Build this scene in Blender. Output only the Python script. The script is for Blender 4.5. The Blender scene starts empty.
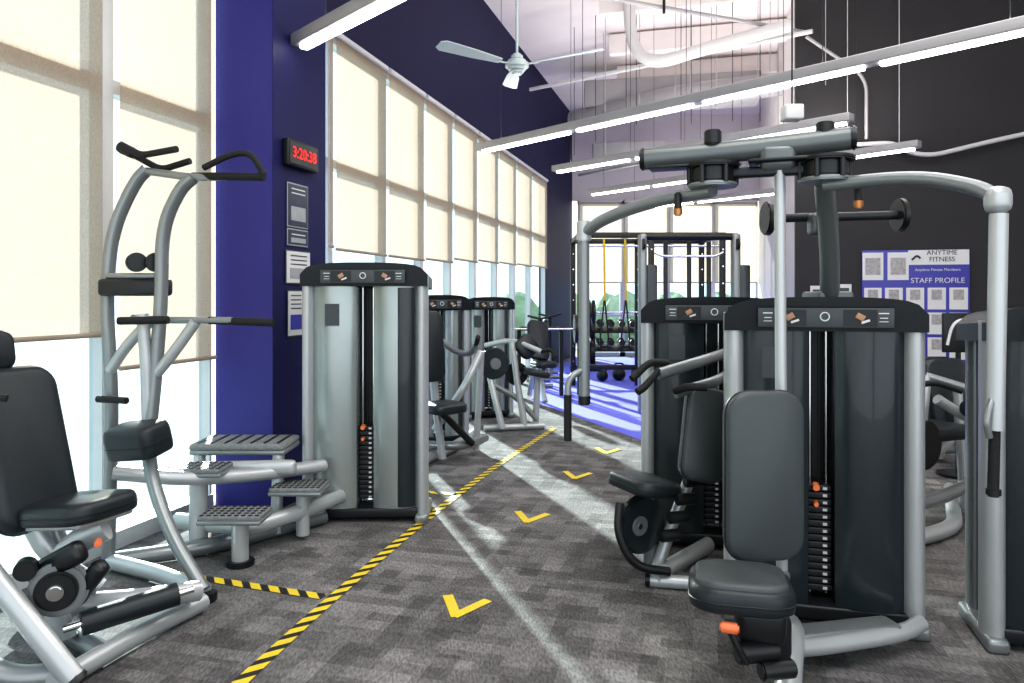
import bpy, bmesh, math, random
from mathutils import Vector, Matrix, Quaternion
random.seed(7)
scene = bpy.context.scene
COL = scene.collection
V = Vector
# ------------------------------------------------------------------ materials
def mat(name, col, rough=0.5, metal=0.0, noise=0.0, nscale=30, bump=0.0, bscale=200, coat=0.0, emit=None, es=0, spec=None):
    m = bpy.data.materials.new(name); m.use_nodes = True
    nt = m.node_tree; b = nt.nodes['Principled BSDF']
    c = (col[0], col[1], col[2], 1)
    b.inputs['Base Color'].default_value = c
    b.inputs['Roughness'].default_value = rough
    b.inputs['Metallic'].default_value = metal
    b.inputs['Coat Weight'].default_value = coat
    if spec is not None: b.inputs['Specular IOR Level'].default_value = spec
    tc = nt.nodes.new('ShaderNodeTexCoord')
    if noise > 0:
        n = nt.nodes.new('ShaderNodeTexNoise'); n.inputs['Scale'].default_value = nscale
        n.inputs['Detail'].default_value = 4
        nt.links.new(tc.outputs['Object'], n.inputs['Vector'])
        r = nt.nodes.new('ShaderNodeMapRange')
        r.inputs['To Min'].default_value = 1-noise; r.inputs['To Max'].default_value = 1+noise
        nt.links.new(n.outputs['Fac'], r.inputs['Value'])
        mx = nt.nodes.new('ShaderNodeVectorMath'); mx.operation = 'SCALE'
        mx.inputs[0].default_value = col[:3]
        nt.links.new(r.outputs[0], mx.inputs['Scale'])
        nt.links.new(mx.outputs[0], b.inputs['Base Color'])
    if bump > 0:
        n = nt.nodes.new('ShaderNodeTexNoise'); n.inputs['Scale'].default_value = bscale
        nt.links.new(tc.outputs['Object'], n.inputs['Vector'])
        bp = nt.nodes.new('ShaderNodeBump'); bp.inputs['Strength'].default_value = bump
        bp.inputs['Distance'].default_value = 0.01
        nt.links.new(n.outputs['Fac'], bp.inputs['Height']); nt.links.new(bp.outputs[0], b.inputs['Normal'])
    if emit:
        b.inputs['Emission Color'].default_value = (*emit, 1); b.inputs['Emission Strength'].default_value = es
    return m

SILVER = mat('frame_silver_paint', (0.26, 0.28, 0.285), 0.33, 0.5, noise=0.06, nscale=8)
SILVL = mat('frame_light_paint', (0.48, 0.50, 0.505), 0.35, 0.4, noise=0.05, nscale=8)
SILVD = mat('frame_backlit_shade', (0.14, 0.155, 0.155), 0.34, 0.4, noise=0.06, nscale=8)  # silver frame darkened in colour to suggest backlit parts
FROST = mat('shroud_frosted', (0.36, 0.40, 0.39), 0.25, 0.6, noise=0.15, nscale=3)
DARKSH = mat('shroud_charcoal', (0.015, 0.023, 0.027), 0.28, 0.0, noise=0.15, nscale=5, coat=0.3)
BLACK = mat('black_plastic', (0.008, 0.009, 0.010), 0.4, 0, noise=0.1, nscale=20)
RUBBER = mat('black_rubber_grip', (0.009, 0.009, 0.010), 0.7, 0, bump=0.3, bscale=120)
CAPM = mat('cap_dark_plastic', (0.010, 0.012, 0.015), 0.38, 0, noise=0.1)
VINYL = mat('pad_vinyl_grey', (0.055, 0.065, 0.068), 0.42, 0, noise=0.08, nscale=12, bump=0.15, bscale=300)
VINYLD = mat('pad_vinyl_black', (0.011, 0.017, 0.021), 0.4, 0, noise=0.1, nscale=12, bump=0.15, bscale=300)
CHROME = mat('chrome', (0.75, 0.75, 0.76), 0.12, 1.0)
STEEL = mat('weight_plate_steel', (0.04, 0.042, 0.045), 0.45, 0.6, noise=0.1)
ORANGE = mat('orange_knob', (0.80, 0.20, 0.07), 0.35)
BRASS = mat('brass_pin', (.45, .2, .07), .3, .8)
WHITE = mat('white_paint', (0.66, 0.65, 0.65), 0.5, noise=0.03)
GALV = mat('galvanised_duct', (0.42, 0.41, 0.42), 0.45, 0.3, noise=0.12, nscale=4)
LABEL = mat('label_white', (0.70, 0.70, 0.70), 0.5)
LABELD = mat('label_graphite', (0.05, 0.06, 0.065), 0.4)
SKINP = mat('label_skin', (0.45, 0.25, 0.15), 0.5)
STEP = mat('step_tread_grey', (0.20, 0.21, 0.21), 0.7, 0, noise=0.4, nscale=60, bump=0.6, bscale=90)
NAVY = mat('wall_navy_paint', (0.011, 0.011, 0.052), 0.6, noise=0.06, nscale=3, spec=0.2)
NAVYB = mat('column_blue_paint', (0.036, 0.034, 0.20), 0.5, noise=0.06, nscale=3, spec=0.3)
NAVYC = mat('column_shaded_blue', (0.016, 0.016, 0.085), 0.55, noise=0.06, nscale=3, spec=0.2)  # shaded copy of the column blue, shade put into the colour
GREYW = mat('wall_charcoal_paint', (0.046, 0.044, 0.047), 0.7, noise=0.08, nscale=3, spec=0.2)
WHITEW = mat('wall_offwhite_paint', (0.68, 0.63, 0.62), 0.7, noise=0.05, nscale=2)
CEIL = mat('ceiling_paint', (0.84, 0.78, 0.76), 0.8, noise=0.06, nscale=1.5)
ALU = mat('window_aluminium', (0.60, 0.62, 0.63), 0.4, 0.1, noise=0.04)
YEL = mat('yellow_vinyl', (0.80, 0.60, 0.04), 0.5, noise=0.1, nscale=30)
YSTR = mat('yellow_webbing', (0.75, 0.5, 0.03), 0.7, noise=0.1)
POSTB = mat('poster_blue', (0.05, 0.05, 0.36), 0.4)
POSTD = mat('poster_dark', (0.03, 0.04, 0.07), 0.35, noise=0.6, nscale=14)
POSTG = mat('poster_grey', (0.35, 0.36, 0.38), 0.45, noise=0.2, nscale=14)
GREEN = mat('poster_green', (0.12, 0.5, 0.08), 0.5)
RED = mat('led_red', (0.5, 0.0, 0.0), 0.4, emit=(1, 0.03, 0.02), es=1.4)
LED = mat('led_tube', (0.9, 0.9, 0.9), 0.4, emit=(1, 0.99, 0.97), es=10)
FANM = mat('fan_white', (0.55, 0.62, 0.62), 0.4, noise=0.03)
TREE = mat('foliage', (0.24, 0.32, 0.20), 0.9, noise=0.6, nscale=3)
PAVE = mat('pavement', (0.36, 0.37, 0.36), 0.9, noise=0.15, nscale=1)
PRINT = mat('photo_print', (.38, .36, .36), .5, noise=.6, nscale=30)

def carpet():
    m = bpy.data.materials.new('carpet_tiles'); m.use_nodes = True
    nt = m.node_tree; b = nt.nodes['Principled BSDF']; L = nt.links
    b.inputs['Roughness'].default_value = 0.9
    b.inputs['Specular IOR Level'].default_value = 0.2
    tc = nt.nodes.new('ShaderNodeTexCoord')
    def brick(w, h, rot, c1, c2, off=(0, 0, 0)):
        mp = nt.nodes.new('ShaderNodeMapping'); mp.inputs['Rotation'].default_value = (0, 0, rot)
        mp.inputs['Location'].default_value = off
        L.new(tc.outputs['Object'], mp.inputs['Vector'])
        k = nt.nodes.new('ShaderNodeTexBrick')
        k.inputs['Scale'].default_value = 1.0; k.inputs['Mortar Size'].default_value = 0.0
        k.inputs['Brick Width'].default_value = w; k.inputs['Row Height'].default_value = h
        k.inputs['Color1'].default_value = (c1, c1, c1, 1); k.inputs['Color2'].default_value = (c2, c2, c2, 1)
        k.inputs['Mortar'].default_value = (c1, c1, c1, 1)
        L.new(mp.outputs[0], k.inputs['Vector']); return k
    a = math.radians(15)
    k1 = brick(0.20, 0.08, a, 0.64, 1.15); k2 = brick(0.20, 0.10, a+math.pi/2, 0.66, 1.15, (0.13, 0.07, 0))
    k3 = brick(0.5, 0.5, a, 0.88, 1.1)
    def mul(x, y, f=1.0):
        n = nt.nodes.new('ShaderNodeMixRGB'); n.blend_type = 'MULTIPLY'; n.inputs['Fac'].default_value = f
        L.new(x, n.inputs[1]); L.new(y, n.inputs[2]); return n.outputs[0]
    c = mul(k1.outputs['Color'], k2.outputs['Color']); c = mul(c, k3.outputs['Color'])
    ns = nt.nodes.new('ShaderNodeTexNoise'); ns.inputs['Scale'].default_value = 110; ns.inputs['Detail'].default_value = 3
    mp = nt.nodes.new('ShaderNodeMapping'); mp.inputs['Rotation'].default_value = (0, 0, a); mp.inputs['Scale'].default_value = (1, 0.3, 1)
    L.new(tc.outputs['Object'], mp.inputs['Vector']); L.new(mp.outputs[0], ns.inputs['Vector'])
    rr = nt.nodes.new('ShaderNodeMapRange'); rr.inputs['From Min'].default_value = 0.3; rr.inputs['From Max'].default_value = 0.7
    rr.inputs['To Min'].default_value = 0.6; rr.inputs['To Max'].default_value = 1.4
    L.new(ns.outputs['Fac'], rr.inputs['Value']); c = mul(c, rr.outputs[0])
    base = nt.nodes.new('ShaderNodeRGB'); base.outputs[0].default_value = (0.180, 0.173, 0.172, 1)
    c = mul(c, base.outputs[0]); L.new(c, b.inputs['Base Color'])
    bp = nt.nodes.new('ShaderNodeBump'); bp.inputs['Strength'].default_value = 0.3; bp.inputs['Distance'].default_value = 0.005
    L.new(ns.outputs['Fac'], bp.inputs['Height']); L.new(bp.outputs[0], b.inputs['Normal'])
    return m
CARPET = carpet()
TURF = mat('blue_turf', (0.17, 0.18, 0.78), 0.85, noise=0.15, nscale=40, bump=0.3, bscale=200)

def tape_mat():
    m = bpy.data.materials.new('hazard_tape'); m.use_nodes = True
    nt = m.node_tree; b = nt.nodes['Principled BSDF']; L = nt.links
    uv = nt.nodes.new('ShaderNodeUVMap'); sp = nt.nodes.new('ShaderNodeSeparateXYZ'); L.new(uv.outputs[0], sp.inputs[0])
    ad = nt.nodes.new('ShaderNodeMath'); ad.operation = 'ADD'; L.new(sp.outputs[0], ad.inputs[0]); L.new(sp.outputs[1], ad.inputs[1])
    ml = nt.nodes.new('ShaderNodeMath'); ml.operation = 'MULTIPLY'; ml.inputs[1].default_value = 9.0; L.new(ad.outputs[0], ml.inputs[0])
    fr = nt.nodes.new('ShaderNodeMath'); fr.operation = 'FRACT'; L.new(ml.outputs[0], fr.inputs[0])
    gt = nt.nodes.new('ShaderNodeMath'); gt.operation = 'GREATER_THAN'; gt.inputs[1].default_value = 0.45; L.new(fr.outputs[0], gt.inputs[0])
    mx = nt.nodes.new('ShaderNodeMixRGB'); mx.inputs[1].default_value = (0.02, 0.02, 0.02, 1); mx.inputs[2].default_value = (0.80, 0.60, 0.04, 1)
    L.new(gt.outputs[0], mx.inputs['Fac']); L.new(mx.outputs[0], b.inputs['Base Color'])
    b.inputs['Roughness'].default_value = 0.5
    return m
TAPE = tape_mat()

def blind_mat():
    m = bpy.data.materials.new('blind_fabric'); m.use_nodes = True
    nt = m.node_tree; nt.nodes.clear(); L = nt.links
    o = nt.nodes.new('ShaderNodeOutputMaterial')
    d = nt.nodes.new('ShaderNodeBsdfDiffuse'); t = nt.nodes.new('ShaderNodeBsdfTranslucent')
    tr = nt.nodes.new('ShaderNodeBsdfTransparent'); tr.inputs['Color'].default_value = (1, 0.92, 0.84, 1)
    tc = nt.nodes.new('ShaderNodeTexCoord')
    n = nt.nodes.new('ShaderNodeTexNoise'); n.inputs['Scale'].default_value = 110; n.inputs['Detail'].default_value = 2
    L.new(tc.outputs['Object'], n.inputs['Vector'])
    cr = nt.nodes.new('ShaderNodeValToRGB')
    cr.color_ramp.elements[0].position = 0.3; cr.color_ramp.elements[0].color = (0.44, 0.335, 0.262, 1)
    cr.color_ramp.elements[1].position = 0.7; cr.color_ramp.elements[1].color = (0.53, 0.415, 0.33, 1)
    L.new(n.outputs['Fac'], cr.inputs[0]); L.new(cr.outputs[0], t.inputs['Color']); L.new(cr.outputs[0], d.inputs['Color'])
    m1 = nt.nodes.new('ShaderNodeMixShader'); m1.inputs[0].default_value = 0.60
    L.new(d.outputs[0], m1.inputs[1]); L.new(t.outputs[0], m1.inputs[2])
    m2 = nt.nodes.new('ShaderNodeMixShader'); m2.inputs[0].default_value = 0.13
    L.new(m1.outputs[0], m2.inputs[1]); L.new(tr.outputs[0], m2.inputs[2]); L.new(m2.outputs[0], o.inputs[0])
    return m
BLIND = blind_mat()
def glass_mat():
    m = bpy.data.materials.new('window_glass'); m.use_nodes = True
    nt = m.node_tree; nt.nodes.clear(); L = nt.links
    o = nt.nodes.new('ShaderNodeOutputMaterial'); t = nt.nodes.new('ShaderNodeBsdfTransparent'); t.inputs[0].default_value = (0.84, 0.94, 0.97, 1)
    g = nt.nodes.new('ShaderNodeBsdfGlossy'); g.inputs['Roughness'].default_value = 0.02
    m1 = nt.nodes.new('ShaderNodeMixShader'); m1.inputs[0].default_value = 0.05
    L.new(t.outputs[0], m1.inputs[1]); L.new(g.outputs[0], m1.inputs[2]); L.new(m1.outputs[0], o.inputs[0])
    return m
GLASS = glass_mat()

# ------------------------------------------------------------------ geometry helpers
def finish(name, bm, m, parent=None, smooth=True, ang=40):
    me = bpy.data.meshes.new(name); bmesh.ops.recalc_face_normals(bm, faces=bm.faces); bm.to_mesh(me); bm.free()
    if smooth:
        for p in me.polygons: p.use_smooth = True
        me.set_sharp_from_angle(angle=math.radians(ang))
    if m: me.materials.append(m)
    ob = bpy.data.objects.new(name, me); COL.objects.link(ob)
    if parent: ob.parent = parent
    return ob

def fillet(pts, r, k=6):
    pts = [V(p) for p in pts]
    if r <= 0 or len(pts) < 3: return pts
    out = [pts[0]]
    for i in range(1, len(pts)-1):
        a, b, c = pts[i-1], pts[i], pts[i+1]
        l1 = min(r, (a-b).length*0.49); l2 = min(r, (c-b).length*0.49)
        p = b+(a-b).normalized()*l1; q = b+(c-b).normalized()*l2
        for j in range(k+1):
            t = j/k; out.append(p*(1-t)**2+b*2*t*(1-t)+q*t*t)
    out.append(pts[-1]); return out

def sweep_bm(pts, ra, rb=None, fil=0.1, n=14, ref=None, bm=None):
    rb = rb or ra
    bm = bm or bmesh.new(); path = fillet(pts, fil)
    rings = []; side = None
    for i, p in enumerate(path):
        if i == 0: t = path[1]-path[0]
        elif i == len(path)-1: t = path[-1]-path[-2]
        else: t = (path[i+1]-p).normalized()+(p-path[i-1]).normalized()
        t.normalize()
        if side is None or ref is not None:
            rf = V(ref) if ref is not None else (V((0, 0, 1)) if abs(t.z) < 0.9 else V((1, 0, 0)))
            if abs(rf.normalized().dot(t)) > 0.98: rf = V((0.3, 1, 0.2))
            side = rf-t*rf.dot(t)
        else: side = side-t*side.dot(t)
        side.normalize(); up = t.cross(side)
        rings.append([bm.verts.new(p+side*ra*math.cos(2*math.pi*j/n)+up*rb*math.sin(2*math.pi*j/n)) for j in range(n)])
    for a, b in zip(rings, rings[1:]):
        for j in range(n): bm.faces.new((a[j], a[(j+1) % n], b[(j+1) % n], b[j]))
    bm.faces.new(rings[0][::-1]); bm.faces.new(rings[-1])
    return bm

def box_bm(size, bev=0.0, seg=3):
    bm = bmesh.new(); bmesh.ops.create_cube(bm, size=1.0); bmesh.ops.scale(bm, vec=size, verts=bm.verts)
    if bev > 0:
        bev = min(bev, min(size)*0.49)
        bmesh.ops.bevel(bm, geom=bm.edges[:], offset=bev, segments=seg, profile=0.5, affect='EDGES')
    return bm

def R(rx=0, ry=0, rz=0):
    return Matrix.Rotation(math.radians(rz), 4, 'Z') @ Matrix.Rotation(math.radians(ry), 4, 'Y') @ Matrix.Rotation(math.radians(rx), 4, 'X')

class Thing:
    """a real object: an Empty at its foot with mesh parts; world=True: part coordinates are in room metres"""
    def __init__(s, name, x, y, rot=0, world=False):
        s.e = bpy.data.objects.new(name, None); COL.objects.link(s.e); s.e.empty_display_size = 0.2
        s.e.location = (x, y, 0); s.e.rotation_euler = (0, 0, math.radians(rot))
        s.o = V((x, y, 0)) if world else V((0, 0, 0))
    def add(s, n, bm, m, M=None, **k):
        if M is not None: bm.transform(M)
        bm.transform(Matrix.Translation(-s.o))
        return finish(n, bm, m, s.e, **k)
    def box(s, n, c, size, m, bev=0.008, rot=(0, 0, 0), seg=3):
        return s.add(n, box_bm(size, bev, seg), m, Matrix.Translation(V(c)) @ R(*rot))
    def pad(s, n, c, size, m, rot=(0, 0, 0)):
        ax = min(range(3), key=lambda i: size[i]); oth = [i for i in range(3) if i != ax]
        a, b, t = size[oth[0]], size[oth[1]], size[ax]; r = min(a, b)*0.28
        bm = bmesh.new(); outl = []
        for cx, cy, st in ((a/2-r, b/2-r, 0), (-a/2+r, b/2-r, 90), (-a/2+r, -b/2+r, 180), (a/2-r, -b/2+r, 270)):
            for k in range(7):
                an = math.radians(st+k*15); outl.append((cx+r*math.cos(an), cy+r*math.sin(an)))
        layers = [(-.5, .94), (-.42, .985), (-.25, 1), (.15, 1), (.35, .97), (.46, .9), (.52, .75)]
        rings = []
        for zz, sc in layers:
            rg = []
            for (u, v) in outl:
                co = [0, 0, 0]; co[oth[0]] = u*sc if sc > .9 else u*(1-(1-sc)*min(a, b)/a); co[oth[1]] = v*sc if sc > .9 else v*(1-(1-sc)*min(a, b)/b); co[ax] = zz*t
                rg.append(bm.verts.new(co))
            rings.append(rg)
        N_ = len(outl)
        for A, B in zip(rings, rings[1:]):
            for j in range(N_): bm.faces.new((A[j], A[(j+1) % N_], B[(j+1) % N_], B[j]))
        bm.faces.new(rings[0][::-1]); bm.faces.new(rings[-1])
        M = Matrix.Translation(V(c)) @ R(*rot)
        ob = s.add(n, bm, m, M, ang=60)
        seam = []
        for (u, v) in outl+[outl[0]]:
            co = [0, 0, 0]; co[oth[0]] = u*1.0; co[oth[1]] = v*1.0; co[ax] = -.1*t; seam.append(co)
        s.add(n+'_seam', sweep_bm(seam, .0035, fil=0, n=6), BLACK, M)
        return ob
    def tube(s, n, pts, r, m, fil=0.1, rb=None, ref=None, seg=14):
        return s.add(n, sweep_bm(pts, r, rb, fil, seg, ref), m)
    def disc(s, n, c, axis, r, h, m, bev=0.006, seg=32):
        bm = bmesh.new(); bmesh.ops.create_cone(bm, cap_ends=True, segments=seg, radius1=r, radius2=r, depth=h)
        if bev: bmesh.ops.bevel(bm, geom=[e for e in bm.edges if abs(e.verts[0].co.z-e.verts[1].co.z) < 1e-6], offset=bev, segments=2, affect='EDGES')
        q = V((0, 0, 1)).rotation_difference(V(axis).normalized()).to_matrix().to_4x4()
        return s.add(n, bm, m, Matrix.Translation(V(c)) @ q)
    def ball(s, n, c, r, m, sc=(1, 1, 1)):
        bm = bmesh.new(); bmesh.ops.create_uvsphere(bm, u_segments=20, v_segments=12, radius=r)
        return s.add(n, bm, m, Matrix.Translation(V(c)) @ Matrix.Diagonal((*sc, 1)), ang=80)
    def prism(s, n, outline, z0, z1, m, M=None):
        bm = bmesh.new()
        lo = [bm.verts.new((x, y, z0)) for x, y in outline]; hi = [bm.verts.new((x, y, z1)) for x, y in outline]
        k = len(outline)
        for j in range(k): bm.faces.new((lo[j], lo[(j+1) % k], hi[(j+1) % k], hi[j]))
        bm.faces.new(lo[::-1]); bm.faces.new(hi)
        return s.add(n, bm, m, M, ang=35)
    def text(s, n, body, c, size, m, M=None, align='CENTER'):
        cu = bpy.data.curves.new(n, 'FONT'); cu.body = body; cu.size = size; cu.align_x = align; cu.align_y = 'CENTER'; cu.extrude = 0.001
        cu.materials.append(m)
        ob = bpy.data.objects.new(n, cu); COL.objects.link(ob); ob.parent = s.e
        ob.matrix_local = Matrix.Translation(V(c)-s.o) @ (M if M is not None else R(90, 0, 0)); return ob

def ell(cx, cy, a, b, n=24):
    return [(cx+a*math.cos(2*math.pi*i/n), cy+b*math.sin(2*math.pi*i/n)) for i in range(n)]
def panel_outline(x0, x1, yf, yb, bulge, n=12):
    pts = []
    for i in range(n+1):
        t = i/n; x = x0+(x1-x0)*t; pts.append((x, yf-bulge*math.sin(math.pi*t)**0.7))
    return pts+[(x1, yb), (x0, yb)]

def tower(T, cx, cy, rot, w, d, h, shroud, frost=False, pr=.040):
    """weight-stack tower, front facing -y before rotation"""
    base = Matrix.Translation(V((cx, cy, 0))) @ R(0, 0, rot)
    def bx(n, c, size, m, bev=0.006, r=(0, 0, 0)): T.add(n, box_bm(size, bev), m, base @ Matrix.Translation(V(c)) @ R(*r))
    hw = w/2
    for sx, nn in ((-1, 'post_left'), (1, 'post_right')):
        T.prism(nn, ell(sx*(hw-pr+.002), -d/2+.08, pr, .078), 0.03, h-.07, SILVL, base)
        bx(nn+'_foot', (sx*(hw-.038), -.02, .03), (.085, d+.02, .06), SILVER, .02)
        T.prism(nn+'_rear', ell(sx*(hw-.05), d/2-.06, .03, .05), 0.03, h-.07, SILVER, base)
    sl = .055
    T.prism('shroud_left', panel_outline(-hw+2*pr-.005, -sl, -d/2+.05, d/2-.03, .04), .09, h-.09, shroud, base)
    T.prism('shroud_right', panel_outline(sl, hw-2*pr+.005, -d/2+.05, d/2-.03, .04), .09, h-.09, shroud, base)
    if frost:
        T.prism('shroud_edge_strip', panel_outline(sl+.12, hw-2*pr, -d/2+.035, d/2-.03, .03), .10, h-.16, DARKSH, base)
    bx('stack_back', (0, .05, h/2), (.115, .02, h-.2), BLACK, 0)
    np = 15
    for i in range(np):
        bx('weight_plate', (0, -.03, .14+i*.032), (.10, .12, .028), STEEL, .004)
        bx('weight_label', (.022, -.092, .14+i*.032), (.018, .003, .012), LABEL, 0)
        bx('weight_pin_hole', (-.004, -.091, .14+i*.032), (.012, .002, .010), BLACK, 0)
    for sx in (-.035, .035):
        T.add('guide_rod', sweep_bm([(sx, -.03, .1), (sx, -.03, h-.12)], .009), CHROME, base)
    T.add('stack_cable', sweep_bm([(0, -.05, .6), (0, -.05, h-.12)], .005), BLACK, base)
    for zz in (0, -.075):
        bm = bmesh.new(); bmesh.ops.create_cone(bm, cap_ends=True, segments=20, radius1=.018 if zz == 0 else .012, radius2=.014 if zz == 0 else .010, depth=.04)
        T.add('pin_knob', bm, ORANGE, base @ Matrix.Translation(V((-.02, -.12, .14+np*.032-.02+zz))) @ R(90, 0, 0))
    pts = []
    n = 20
    for i in range(n+1):
        t = i/n; x = -hw+w*t
        e = abs(2*t-1); z = h-.03*e**3.0-.045*e**14
        pts.append((x, z))
    outline = [(-hw, h-.15)]+pts+[(hw, h-.15)]
    bm = bmesh.new(); k = len(outline)
    fr = [bm.verts.new((x, -d/2-.035+.03*(abs(x)/hw)**2, z)) for x, z in outline]
    bk = [bm.verts.new((x, d/2+.01, z-.02)) for x, z in outline]
    for j in range(k): bm.faces.new((fr[j], fr[(j+1) % k], bk[(j+1) % k], bk[j]))
    bm.faces.new(fr); bm.faces.new(bk[::-1])
    T.add('cap', bm, CAPM, base, ang=30)
    yp = -d/2-.038
    bx('placard', (0, yp, h-.09), (w*.66, .012, .085), LABELD, .003)
    T.add('logo_ring', sweep_bm([(math.cos(a)*.018, yp-.008, h-.085+math.sin(a)*.018) for a in [i*math.pi/8 for i in range(17)]], .003, fil=0), LABEL, base)
    for sx in (-1, 1):
        bx('figure_picture', (sx*w*.17, yp-.007, h-.09), (w*.16, .003, .07), BLACK, 0)
        bx('figure_body', (sx*w*.17, yp-.010, h-.085), (.035, .003, .025), SKINP, .001, (0, 30*sx, 0))
        bx('figure_legs', (sx*w*.17+.02, yp-.010, h-.105), (.035, .003, .010), LABEL, .001, (0, -20, 0))
        bx('text_line', (sx*w*.28, yp-.007, h-.07), (.04, .003, .005), LABEL, 0)
        bx('text_line', (sx*w*.28, yp-.007, h-.09), (.03, .003, .004), LABEL, 0)
        bx('text_line', (sx*w*.28, yp-.007, h-.105), (.035, .003, .003), LABEL, 0)
    bx('guide_placard', (-hw*.5, -d/2+.005, h*.80), (.09, .004, .14), LABELD, 0)
    bx('base_plate', (0, 0, .06), (w-.1, d-.04, .06), CAPM, .01)

# ------------------------------------------------------------------ room
WA = math.degrees(math.atan2(1, .273))
U = V((.2634, .9647, 0)); N = V((.9647, -.2634, 0))
def W(y): return V((.273*y-3.43, y, 0))
def wallbox(name, y0, y1, z0, z1, th, off, m, parent=None, bev=0):
    a, b = W(y0), W(y1); c = (a+b)/2+N*off; ln = (b-a).length
    bm = box_bm((ln, th, z1-z0), bev); bm.transform(Matrix.Translation(V((c.x, c.y, (z0+z1)/2))) @ R(0, 0, WA))
    return finish(name, bm, m, parent, smooth=bev > 0)
def polyslab(name, pts, z0, z1, m):
    bm = bmesh.new(); lo = [bm.verts.new((x, y, z0)) for x, y in pts]; hi = [bm.verts.new((x, y, z1)) for x, y in pts]
    k = len(pts)
    for j in range(k): bm.faces.new((lo[j], lo[(j+1) % k], hi[(j+1) % k], hi[j]))
    bm.faces.new(lo[::-1]); bm.faces.new(hi); return finish(name, bm, m, smooth=False)
CH = 5.9
room = [(W(-3).x-.1, -3), (W(18).x-.1, 18.1), (6.1, 18.1), (3.95, 10.1), (8, 8.97), (8, -3)]
polyslab('floor', room, -.12, 0, CARPET)
polyslab('ceiling', room, CH, CH+.15, CEIL)
polyslab('floor_turf', [(.25, 10.4), (1.3, 7.5), (3.5, 6.9), (3.7, 9.7), (5.8, 17.8), (1.6, 17.8), (.9, 15.3)], 0.0, .004, TURF)
wallbox('wall_left', -3, 18, 3.8, CH, .14, -.09, NAVY)
wallbox('wall_left_end', 15.15, 18, 0, 3.8, .14, -.09, NAVY)
def bx(name, c, size, m, bev=0, rot=(0, 0, 0), parent=None):
    bm = box_bm(size, bev); bm.transform(Matrix.Translation(V(c)) @ R(*rot)); return finish(name, bm, m, parent, smooth=bev > 0)
bx('wall_back', (3.75, 18.1, (3.8+CH)/2), (4.7, .12, CH-3.8), WHITEW)
def seg(name, p, q, z0, z1, th, m):
    p = V((*p, 0)); q = V((*q, 0)); c = (p+q)/2; an = math.degrees(math.atan2(q.y-p.y, q.x-p.x))
    return bx(name, (c.x, c.y, (z0+z1)/2), ((q-p).length, th, z1-z0), m, 0, (0, 0, an))
seg('wall_side', (3.98, 10.06), (6.1, 18.1), 0, CH, .12, WHITEW)
seg('wall_grey', (3.85, 10.06), (8.05, 8.91), 0, CH, .14, GREYW)
seg('wall_right', (8.05, 8.95), (8.05, -3), 0, CH, .12, WHITEW)
seg('baseboard_grey', (3.87, 9.97), (8.0, 8.84), 0, .1, .02, BLACK)
cp = [(-2.04, 5.09), (-1.61, 4.97), (-1.43, 5.65), (-1.86, 5.77)]
polyslab('wall_column', cp, 0, CH, NAVYB)
polyslab('wall_column_shade', [(-1.61, 4.972), (-1.605, 4.968), (-1.425, 5.65), (-1.43, 5.652)], 0, CH, NAVYC)  # thin sheet painting the column's inner face as shaded
def window(idx, y0, y1, ztop=3.8):
    T = Thing('window_%d' % idx, *W((y0+y1)/2)[:2])
    o = T.e.location.copy()
    def wb(n, a, b, z0, z1, th, off, m):
        ob = wallbox(n, a, b, z0, z1, th, off, m, T.e); ob.data.transform(Matrix.Translation(-o))
    f = .03
    wb('jamb_near', y0, y0+2*f, 0, ztop, .09, -.06, ALU); wb('jamb_far', y1-.02, y1+.0, 0, ztop, .09, -.06, ALU)
    wb('sill', y0, y1, 0, .10, .12, -.06, ALU); wb('head', y0, y1, ztop-.06, ztop, .12, -.06, ALU)
    wb('transom', y0, y1, 2.62, 2.70, .09, -.07, ALU)
    wb('glass', y0+.07, y1-.02, .1, ztop-.06, .008, -.08, GLASS)
mat_hem = mat('blind_hem', (0.36, 0.29, 0.23), 0.6)
def blind(y0, y1, zb, zt=3.82, off=.03):
    T = Thing('roller_blind', *W((y0+y1)/2)[:2]); o = T.e.location.copy()
    bm = bmesh.new(); a, b = W(y0)+N*off, W(y1)+N*off
    nz = 6
    prev = None
    for i in range(nz+1):
        z = zb+(zt-zb)*i/nz
        r = (bm.verts.new((a.x, a.y, z)), bm.verts.new((b.x, b.y, z)))
        if prev: bm.faces.new((prev[0], prev[1], r[1], r[0]))
        prev = r
    bm.transform(Matrix.Translation(-o)); finish('fabric', bm, BLIND, T.e, smooth=False)
    bm = sweep_bm([a+V((0, 0, zb)), b+V((0, 0, zb))], .014); bm.transform(Matrix.Translation(-o)); finish('hem_bar', bm, mat_hem, T.e)
    bm = sweep_bm([a+V((0, 0, zt)), b+V((0, 0, zt))], .03); bm.transform(Matrix.Translation(-o)); finish('roller_tube', bm, WHITE, T.e)
ys_near = [-1.2, .2, 1.5, 2.85, 4.18, 5.07]
k = 1
for a, b in zip(ys_near, ys_near[1:]): window(k, a, b); k += 1
for (a, b), zb in zip([(-1.1, .15), (.25, 1.45), (1.55, 2.8), (2.9, 4.12), (4.24, 5.05)], [1.24, 1.24, 1.24, 1.24, 1.04]): blind(a, b, zb)
ys_far = [5.8, 6.62, 7.7, 8.7, 9.65, 10.65, 11.7, 12.75, 13.85, 15.1]
for a, b in zip(ys_far, ys_far[1:]): window(k, a, b); k += 1
zbs = [1.9, 1.88, 1.88, 1.9, 1.95, 1.98, 2.0, 2.02, 2.04]
for i, (a, b) in enumerate(zip(ys_far, ys_far[1:])):
    blind(a+.05 if i else a+.75, b-.02 if i else b-.01, zbs[i])
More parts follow.
